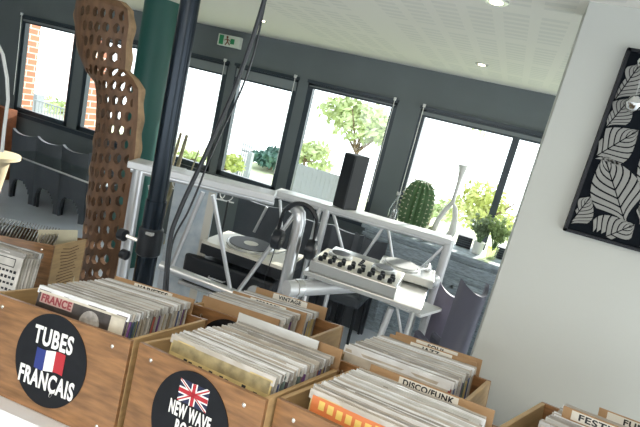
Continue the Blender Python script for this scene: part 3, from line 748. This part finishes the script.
for b0, t0_, w in (((118, 84), (172, 8), 52), ((100, 142), (150, 82), 44), ((66, 212), (168, 150), 62), ((140, 350), (94, 202), 72), ((18, 352), (66, 292), 46), ((62, 392), (160, 352), 70),
                   ((228, 310), (188, 172), 56), ((170, 352), (216, 306), 38), ((196, 150), (240, 60), 52), ((210, 380), (260, 240), 80), ((170, 400), (240, 380), 50)):
    artleaf(b0, t0_, w)
# little silver hanging ornament at the right edge
q = aty(643, 62, WY-.06); q2 = aty(636, 104, WY-.06)
og = empty('silver_pendant', (q.x+.004, q.y, q.z), 0, 'shiny silver ornament hanging in front of the leaf art at the right edge', 'ornament')
CHR = mat('chrome', (.9, .9, .88), .08, 1)
MB().lathe([(.001, -.022), (.016, -.014), (.021, 0), (.016, .014), (.001, .022)], n=24).build('upper_ball', CHR, og, True)
MB().lathe([(.001, -.03), (.02, -.018), (.026, 0), (.016, .02), (.001, .03)], (.012, 0, q2.z-q.z), 24).build('lower_ball', CHR, og, True)
MB().tube([(0.0, 0, CEIL-q.z), (0, 0, .02), (.012, 0, q2.z-q.z)], .0015, 5).build('cord', SILV, og)

# =================================================================== CRATE TABLE (its top slopes slightly, following the room's uneven floor)
wv = Vector((-.10, .17, .98)).normalized(); uv_ = Vector((1, 0, 0)); uv_ = (uv_-wv*uv_.dot(wv)).normalized(); vv = wv.cross(uv_)
P00 = EYE+Vector((-.5225, .8075, 1.1325-1.75))
CHT = .262
def TF(u, v, yaw=0, w=-CHT):
    Rm = Matrix((uv_, vv, wv)).transposed().to_4x4() @ Matrix.Rotation(yaw, 4, 'Z')
    return Matrix.Translation(P00+uv_*u+vv*v+wv*w) @ Rm
tabM = TF(0, 0, 0)
tt = empty('cloth_table', M=tabM, label='long table under a white cloth carrying the record crates', cat='table')
MB().box((-.45, .53, -.03), (3.0, .86, .05)).build('tabletop', WOODL, tt)
lz = (tabM.translation.z-.05)
for x in (-1.85, .95):
    for y in (.2, .88):
        wpos = tabM @ Vector((x, y, -.05)); inv = tabM.inverted() @ Vector((wpos.x, wpos.y, 0))
        MB().tube([(x, y, -.05), inv], .03, 8).build('leg', WOODL, tt)
def cloth():
    m = MB(); nx = 120; x0, x1, y0, y1 = -1.99, 1.12, .07, .985
    def skirt(edge, nrm_):
        for i in range(len(edge)-1):
            for j in range(8):
                def Q(k, j_): 
                    w_ = .012*math.sin(k*.9)*j_/8; return Vector((edge[k][0]+nrm_[0]*w_, edge[k][1]+nrm_[1]*w_, -.85*j_/8))
                m.add([Q(i, j), Q(i+1, j), Q(i+1, j+1), Q(i, j+1)], [(0, 1, 2, 3)])
    m.add([(x0, y0, 0), (x1, y0, 0), (x1, y1, 0), (x0, y1, 0)], [(0, 1, 2, 3)])
    ex = [(x0+(x1-x0)*k/nx, y0) for k in range(nx+1)]; skirt(ex, (0, -1)); skirt([(x, y1) for x, _ in ex], (0, 1))
    ey = [(x0, y0+(y1-y0)*k/40) for k in range(41)]; skirt(ey, (-1, 0)); skirt([(x1, y) for _, y in ey], (1, 0))
    return m
co = cloth().build('tablecloth', CLOTH); co.matrix_world = TF(0, 0, 0, -CHT-.002)
tag(co, 'white cloth draped over the table under the record crates', 'tablecloth')

# record sleeve meshes
COLS = [(.62, .60, .54), (.50, .46, .38), (.70, .69, .66), (.32, .27, .20), (.55, .50, .42), (.12, .10, .12), (.10, .14, .30), (.40, .10, .08), (.60, .48, .22), (.16, .22, .20), (.66, .64, .60), (.22, .10, .30)]
SLM = []; SLF = []
rr = random.Random(3)
for i, c in enumerate(COLS):
    mm = mat('sleeve_card', c, .5, noise=.35, nscale=14)
    SLM.append(MB().box((0, 0, .1365), (.309, .0032, .273)).mesh('sleeve', mm))
flapm = [mat('sleeve_film', c, .22, noise=.12, nscale=25, coat=.4) for c in ((.56, .57, .56), (.34, .33, .31), (.76, .78, .80), (.47, .44, .39))]
def film_mesh(m_, seed):
    r_ = random.Random(seed); n = 10; m = MB(); vs = []
    for k in range(n+1):
        x = -.160+.320*k/n; w = r_.uniform(-.0015, .0015)
        vs += [(x, -.0019, .262), (x, .0019, .262), (x, .0012+w, .282+r_.uniform(-.001, .001)), (x, -.0012+w, .282)]
    fs = []
    for k in range(n):
        a_ = 4*k; b_ = a_+4
        for j in range(4): fs.append((a_+j, a_+(j+1) % 4, b_+(j+1) % 4, b_+j))
    fs += [(0, 1, 2, 3), (4*n+3, 4*n+2, 4*n+1, 4*n)]
    m.add(vs, fs)
    return m.mesh('film', m_)
FILMS = [film_mesh(flapm[i % 4], i) for i in range(8)]
def record(crM, x, y, z, lean, rz, label, group, ci=None, parent_name='vinyl_record'):
    ci = ci if ci is not None else rr.choice([0, 0, 1, 2, 2, 3, 4, 4, 5, 6, 7, 8, 9, 10, 10, 11])
    o = bpy.data.objects.new(parent_name, SLM[ci]); COL.objects.link(o)
    o.matrix_world = crM @ Matrix.Translation((x, y, z)) @ Matrix.Rotation(rz, 4, 'Z') @ Matrix.Rotation(lean, 4, 'X')
    tag(o, label, 'record', group)
    f = bpy.data.objects.new('plastic_sleeve', FILMS[rr.randrange(8)]); COL.objects.link(f); f.parent = o
    return o
def fill(M_, xc, ys, yaw, label, group, lean=-8, z=.010, skip=()):
    out = []
    for i, y in enumerate(ys):
        out.append(record(M_, xc+rr.uniform(-.004, .004), y, z+rr.uniform(0, .005), rad(lean+rr.uniform(-1.4, 1.4)), yaw+rad(rr.uniform(-.6, .6)), label, group))
    return out
def divider(M_, xc, y, z, lean, txt, label, w=.315, h=.345, lx=0, tw=.12):
    t = empty('divider_card', M=M_ @ Matrix.Translation((xc, y, z)) @ Matrix.Rotation(rad(lean), 4, 'X'), label=label, cat='divider')
    MB().box((0, 0, h/2), (w, .004, h)).build('card', CARD, t)
    if txt is not None:
        MB().box((lx, -.0026, h-.014), (w*.48, .001, .022)).build('label_strip', PAPER, t)
        if txt: text_mesh('lettering', txt, .02, BLACK, t, (lx, -.0035, h-.014), width=tw, bold=.0006)
    return t
def crate(u, v, yaw, W, Dp, label, side_text=None, name='record_crate', H=CHT, back_cut=0):
    M_ = TF(u, v, yaw); T = .012
    c = empty(name, M=M_, label=label, cat='crate')
    MB().box((W/2, T/2, H/2), (W, T, H)).build('front_panel', WOOD, c, bevel=.0015)
    MB().box((W/2, Dp-T/2, H/2), (W, T, H)).build('back_panel', WOOD, c, bevel=.0015)
    for x in (T/2, W-T/2): MB().box((x, Dp/2, H/2), (T, Dp-2*T, H)).build('side_panel', WOODL, c, bevel=.0015)
    MB().box((W/2, Dp/2, .004), (W-2*T, Dp-2*T, .008)).build('bottom_panel', WOODL, c)
    for x in (.05, W-.05):
        for z in (.03, H-.028): MB().lathe([(.0055, 0), (.005, .002), (.002, .0035)], (x, 0, z), 12, M=Matrix.Rotation(PI/2, 3, 'X')).build('screw', SCREW, c, True)
    if side_text:
        text_mesh('burnt_lettering', side_text, .03, BURN, c, (W+.0006, Dp*.50, H-.035), Matrix.Rotation(PI/2, 4, 'Z') @ Matrix.Rotation(PI/2, 4, 'X'), width=.14, bold=.0005)
    return c, M_
def disc(c, x, z, r=.125):
    d = MB().lathe([(r, 0), (r, .0022)], (x, 0, z), 72, M=Matrix.Rotation(PI/2, 3, 'X')).build('disc_sign', VINYL, c, True)
    return d
def flag_fr(d, x, z, w, h):
    for k, mm in enumerate((BLUE, WHITE, RED)):
        m = MB(); x0 = x-w/2+w/3*k; pts = []
        N = 6
        for j in range(N):
            xa, xb = x0+w/3*j/N, x0+w/3*(j+1)/N; f = lambda X_: .004*math.sin((X_-x)/w*5)
            m.prism([(xa, z-h/2+f(xa)), (xb, z-h/2+f(xb)), (xb, z+h/2+f(xb)), (xa, z+h/2+f(xa))], (0, -.0024, 0), Vector((1, 0, 0)), Vector((0, 0, 1)), Vector((0, -.0008, 0)))
        o = m.build('flag_stripe', mm, d)
def flag_uk(d, x, z, w, h):
    def clip(poly):
        for (ax, lim, sg) in ((0, w/2, 1), (0, -w/2, -1), (1, h/2, 1), (1, -h/2, -1)):
            out = []
            for i in range(len(poly)):
                A, B = poly[i-1], poly[i]; ia, ib = sg*A[ax] <= sg*lim, sg*B[ax] <= sg*lim
                if ia != ib:
                    t = (lim-A[ax])/(B[ax]-A[ax]); out.append((A[0]+(B[0]-A[0])*t, A[1]+(B[1]-A[1])*t))
                if ib: out.append(B)
            poly = out
            if not poly: return poly
        return poly
    def layer(name, bands, mm, y):
        m = MB()
        for (x1, z1, x2, z2, t) in bands:
            dx, dz = x2-x1, z2-z1; L = math.hypot(dx, dz); nx_, nz_ = -dz/L*t/2, dx/L*t/2
            pl_ = clip([(x1+nx_, z1+nz_), (x1-nx_, z1-nz_), (x2-nx_, z2-nz_), (x2+nx_, z2+nz_)])
            if len(pl_) > 2: m.prism([(x+p_[0], z+p_[1]+.003*math.sin(p_[0]/w*6)) for p_ in pl_], (0, y, 0), Vector((1, 0, 0)), Vector((0, 0, 1)), Vector((0, -.0004, 0)))
        m.build(name, mm, d)
    W2, H2 = w*.7, h*.7
    layer('flag_field', [(-w, 0, w, 0, h*2)], mat('flag_navy', (.015, .02, .06), .5), -.0023)
    layer('white_bands', [(-W2, -H2, W2, H2, h*.17), (-W2, H2, W2, -H2, h*.17), (-w, 0, w, 0, h*.33), (0, -h, 0, h, h*.33)], WHITE, -.0028)
    layer('red_bands', [(-W2, -H2, W2, H2, h*.06), (-W2, H2, W2, -H2, h*.06), (-w, 0, w, 0, h*.19), (0, -h, 0, h, h*.19)], RED, -.0033)

# crate 1: TUBES FRANCAIS
W1 = .485
c1_, M1 = crate(-.672, .118, rad(-1), W1, .345, 'wooden record crate with the TUBES FRANÇAIS disc and French flag on its front', 'RESERVID')
DX = .250
d1 = disc(c1_, DX, .142, .121)
text_mesh('lettering', 'TUBES', .064, WHITE, d1, (DX, -.003, .196), width=.134, bold=.0017)
text_mesh('lettering', 'FRANÇAIS', .062, WHITE, d1, (DX, -.003, .084), width=.190, bold=.0017)
flag_fr(d1, DX, .141, .098, .054)
x1c = W1-.012-.205
fill(M1, x1c, [.032+.0070*k for k in range(38)], 0, 'plastic-sleeved vinyl record filed in the TUBES FRANÇAIS crate', 'records in the TUBES FRANÇAIS crate', lean=-6, z=.020)
fr = record(M1, x1c,   .0235, .024, rad(-6), 0, 'front record of the TUBES FRANÇAIS crate, its cover reading FRANCE over a dark photo', None, 5)
MB().box((0, -.0019, .226), (.304, .0006, .086)).build('cover_photo', mat('cover_dark', (.06, .05, .045), .4, noise=.5, nscale=30), fr)
MB().box((0, -.0022, .268), (.304, .0008, .006)).box((.128, -.0022, .226), (.046, .0008, .086)).build('cover_border', mat('cover_cream', (.62, .58, .48), .5, noise=.2, nscale=30), fr)
MB().box((-.085, -.0022, .252), (.118, .0006, .026)).build('title_band', mat('cover_rose', (.45, .30, .27), .5), fr)
text_mesh('lettering', 'FRANCE', .028, mat('cover_red', (.26, .04, .05), .5), fr, (-.085, -.0028, .252), width=.108, bold=.001)
MB().lathe([(.034, 0), (.034, .0006)], (.04, -.0024, .225), 24, M=Matrix.Rotation(PI/2, 3, 'X')).build('cover_portrait', mat('cover_grey', (.42, .40, .37), .5, noise=.5, nscale=45), fr)
divider(M1, x1c+.0, .312, .010, -6, 'VARIETES', 'cardboard divider at the back of the TUBES FRANÇAIS crate, behind its records', h=.302)

# crate 2: NEW WAVE ROCK
W2 = .388
c2_, M2 = crate(-.168, .118, rad(-11), W2, .335, 'wooden record crate with the NEW WAVE ROCK disc and British flag on its front')
DX2 = .200
d2 = disc(c2_, DX2, .138, .116)
flag_uk(d2, DX2, .204, .088, .050)
text_mesh('lettering', 'NEW WAVE', .044, WHITE, d2, (DX2, -.003, .157), width=.126, bold=.0011)
text_mesh('lettering', 'ROCK', .044, WHITE, d2, (DX2, -.003, .119), width=.072, bold=.0011)
x2c = W2-.012-.166
fill(M2, x2c, [.034+.0068*k for k in range(39)], rad(0), 'plastic-sleeved vinyl record filed in the NEW WAVE ROCK crate', 'records in the NEW WAVE ROCK crate', lean=-6)
fr = record(M2, x2c, .0245, .012, rad(-6), 0, 'front record of the NEW WAVE ROCK crate, ochre cover with dark lettering', None, 8)
MB().box((0, -.0019, .256), (.300, .0006, .028)).build('cover_band', mat('cover_ochre', (.40, .33, .17), .5, noise=.5, nscale=30), fr)
m = MB()
for k in range(16): m.box((-.13+k*.0165, -.0021, .226+rr.uniform(-.006, .006)), (.011, .0006, rr.uniform(.012, .024)))
m.build('cover_lettering', BLACK, fr)
divider(M2, x2c+.01, .315, .015, -8, None, 'tan cardboard divider at the back of the NEW WAVE ROCK crate', h=.296)
fs_ = MB().add([(-.15, 0, .33), (.16, 0, .33), (.16, -.004, .36), (-.15, -.004, .355)], [(0, 1, 2, 3)]); 
sg = MB().box((0, 0, .155), (.28, .003, .30)).build('blank_sleeve', mat('clear_sleeve', (.56, .57, .56), .15, coat=.5)); sg.matrix_world = M2 @ Matrix.Translation((x2c-.035, .292, .014)) @ Matrix.Rotation(rad(-7), 4, 'X')
tag(sg, 'empty clear plastic sleeve standing tall at the back of the NEW WAVE ROCK crate', 'sleeve')

# crate 3: front right, DISCO/FUNK divider
W3 = .388
c3_, M3 = crate(.225, .075, rad(-13), W3, .345, 'wooden record crate at the bottom centre holding the DISCO/FUNK divider')
x3c = W3-.012-.168
fill(M3, x3c, [.036+.0068*k for k in range(34)], 0, 'plastic-sleeved vinyl record filed in the crate with the DISCO/FUNK divider', 'records in front of the DISCO/FUNK divider', lean=-5)
fr = record(M3, x3c, .026, .010, rad(-5), 0, 'front record of the bottom centre crate, orange cover with yellow lettering', None, 8)
MB().box((0, -.0019, .254), (.302, .0006, .034)).build('cover_band', mat('cover_orange', (.62, .19, .06), .5), fr)
m = MB()
for k in range(11): m.box((-.125+k*.022, -.0024, .254+rr.uniform(-.003, .003)), (.014, .0006, .018))
m.build('cover_lettering', mat('cover_yellow', (.75, .55, .15), .5), fr)
divider(M3, x3c+.01, .295, .012, -5, 'DISCO/FUNK', 'brown cardboard divider with a white strip reading DISCO/FUNK', h=.290, tw=.13)

# crate 4: behind NEW WAVE ROCK
W4 = .44
c4_, M4 = crate(-.322, .575, rad(-6), W4, .33, 'wooden record crate behind the NEW WAVE ROCK crate, with a half-hidden black disc')
disc(c4_, .17, .13, .12)
x4c = W4-.085-.168
fill(M4, x4c-.02, [.034+.0085*k for k in range(13)], 0, 'plastic-sleeved vinyl record in the front half of the crate behind NEW WAVE ROCK', 'front records of the rear middle crate', lean=-8)
divider(M4, x4c-.03, .022, .012, -8, None, 'plain brown card in front of the records in the crate behind NEW WAVE ROCK', h=.276)
divider(M4, x4c+.0, .155, .012, -8, 'POP ROCK', 'front cardboard divider with small writing in the crate behind NEW WAVE ROCK', h=.290, tw=.1)
fill(M4, x4c+.0, [.17+.0085*k for k in range(12)], 0, 'plastic-sleeved vinyl record in the back half of the crate behind NEW WAVE ROCK', 'back records of the rear middle crate', lean=-8)
divider(M4, x4c+.015, .295, .012, -8, 'VINTAGE', 'rear cardboard divider with small writing in the crate behind NEW WAVE ROCK', h=.298, tw=.1)

# crate 5: behind the DISCO/FUNK crate
W5 = .385
c5_, M5 = crate(.218, .46, rad(-13), W5, .33, 'wooden record crate behind the DISCO/FUNK divider, next to the right-hand wall')
x5c = .012+.168
fill(M5, x5c, [.03+.0085*k for k in range(30)], 0, 'plastic-sleeved vinyl record in the crate behind the DISCO/FUNK divider', 'records in the rear right crate', lean=-6)
divider(M5, x5c+.01, .290, .012, -6, 'JAZZ', 'nearer of the two brown dividers at the back of the rear right crate', w=.29, h=.292, tw=.06)
divider(M5, x5c+.02, .312, .012, -6, 'SOUL', 'farther of the two brown dividers at the back of the rear right crate', w=.29, h=.300, tw=.06)

# crate 6: bottom right corner
W6 = .47
c6_, M6 = crate(.668, .30, rad(-22), W6, .36, 'wooden record crate in the bottom right corner below the white wall')
fill(M6, .015+.215, [.05+.0095*k for k in range(26)], 0, 'plastic-sleeved vinyl record in the bottom right corner crate', 'records in the bottom right crate', lean=-6)
divider(M6, .245, .17, .012, -6, 'FESTIVAL', 'nearer cream-topped divider with dark writing in the bottom right crate', h=.306, tw=.12, lx=-.062)
divider(M6, .30, .295, .012, -6, 'FUNKY', 'farther divider with small writing in the bottom right crate', h=.302, tw=.08, lx=-.062)

# crate 7: left, behind TUBES FRANCAIS
W7 = .62
c7_, M7 = crate(-1.80, .60, rad(22), W7, .36, 'pale wooden crate of browned records at the left, behind the TUBES FRANÇAIS crate')
for i in range(30):
    record(M7, W7-.16-i*.0145, .175, .022, rad(-17), rad(-66), 'browned old record leaning in the left rear crate', 'old records in the left rear crate', [1, 3, 4, 3, 5, 1][i % 6])
m = MB().box((0, 0, .15), (.24, .006, .30)).build('blank_card', mat('cream_card', (.62, .57, .42), .7)); m.matrix_world = M7 @ Matrix.Translation((W7-.035, .17, .012)) @ Matrix.Rotation(rad(70), 4, 'Z') @ Matrix.Rotation(rad(-8), 4, 'X')
tag(m, 'blank cream card leaning at the right end of the left rear crate', 'card')
m = MB()
for k in range(14): m.tube([(.02+.012*math.sin(k), 0, .03+k*.016), (.10, 0, .035+k*.015), (.2-.015*(k % 3), 0, .03+k*.016)], .0018, 4)
# burnt mark on the end panel
bmk = m.build('burnt_mark', BURN, c7_); bmk.matrix_local = Matrix.Translation((W7+.001, .07, 0)) @ Matrix.Rotation(PI/2, 4, 'Z')
# sleeves standing in front of crate 7
M8 = TF(-1.165, .47, rad(1))
for i in range(6):
    record(M8, rr.uniform(-.006, .006), .016+.012*i, .002, rad(-6), 0, 'cream record sleeve standing on the cloth at the left edge, behind the printed one', 'cream sleeves at the left edge', [0, 2, 10][i % 3])
fr = record(M8, 0, 0, .002, rad(-6), 0, 'cream record sleeve with black printed text, cut by the left edge of the photo', None, 10)
m = MB(); m.box((.07, -.0022, .222), (.10, .0006, .003)).box((.07, -.0022, .252), (.10, .0006, .003)).box((.02, -.0022, .237), (.003, .0006, .03)).box((.12, -.0022, .237), (.003, .0006, .03))
for r_ in range(4):
    for k in range(9): m.box((-.02+k*.019, -.0022, .205-r_*.022), (.012, .0006, rr.uniform(.005, .012)))
m.build('cover_print', BLACK, fr)
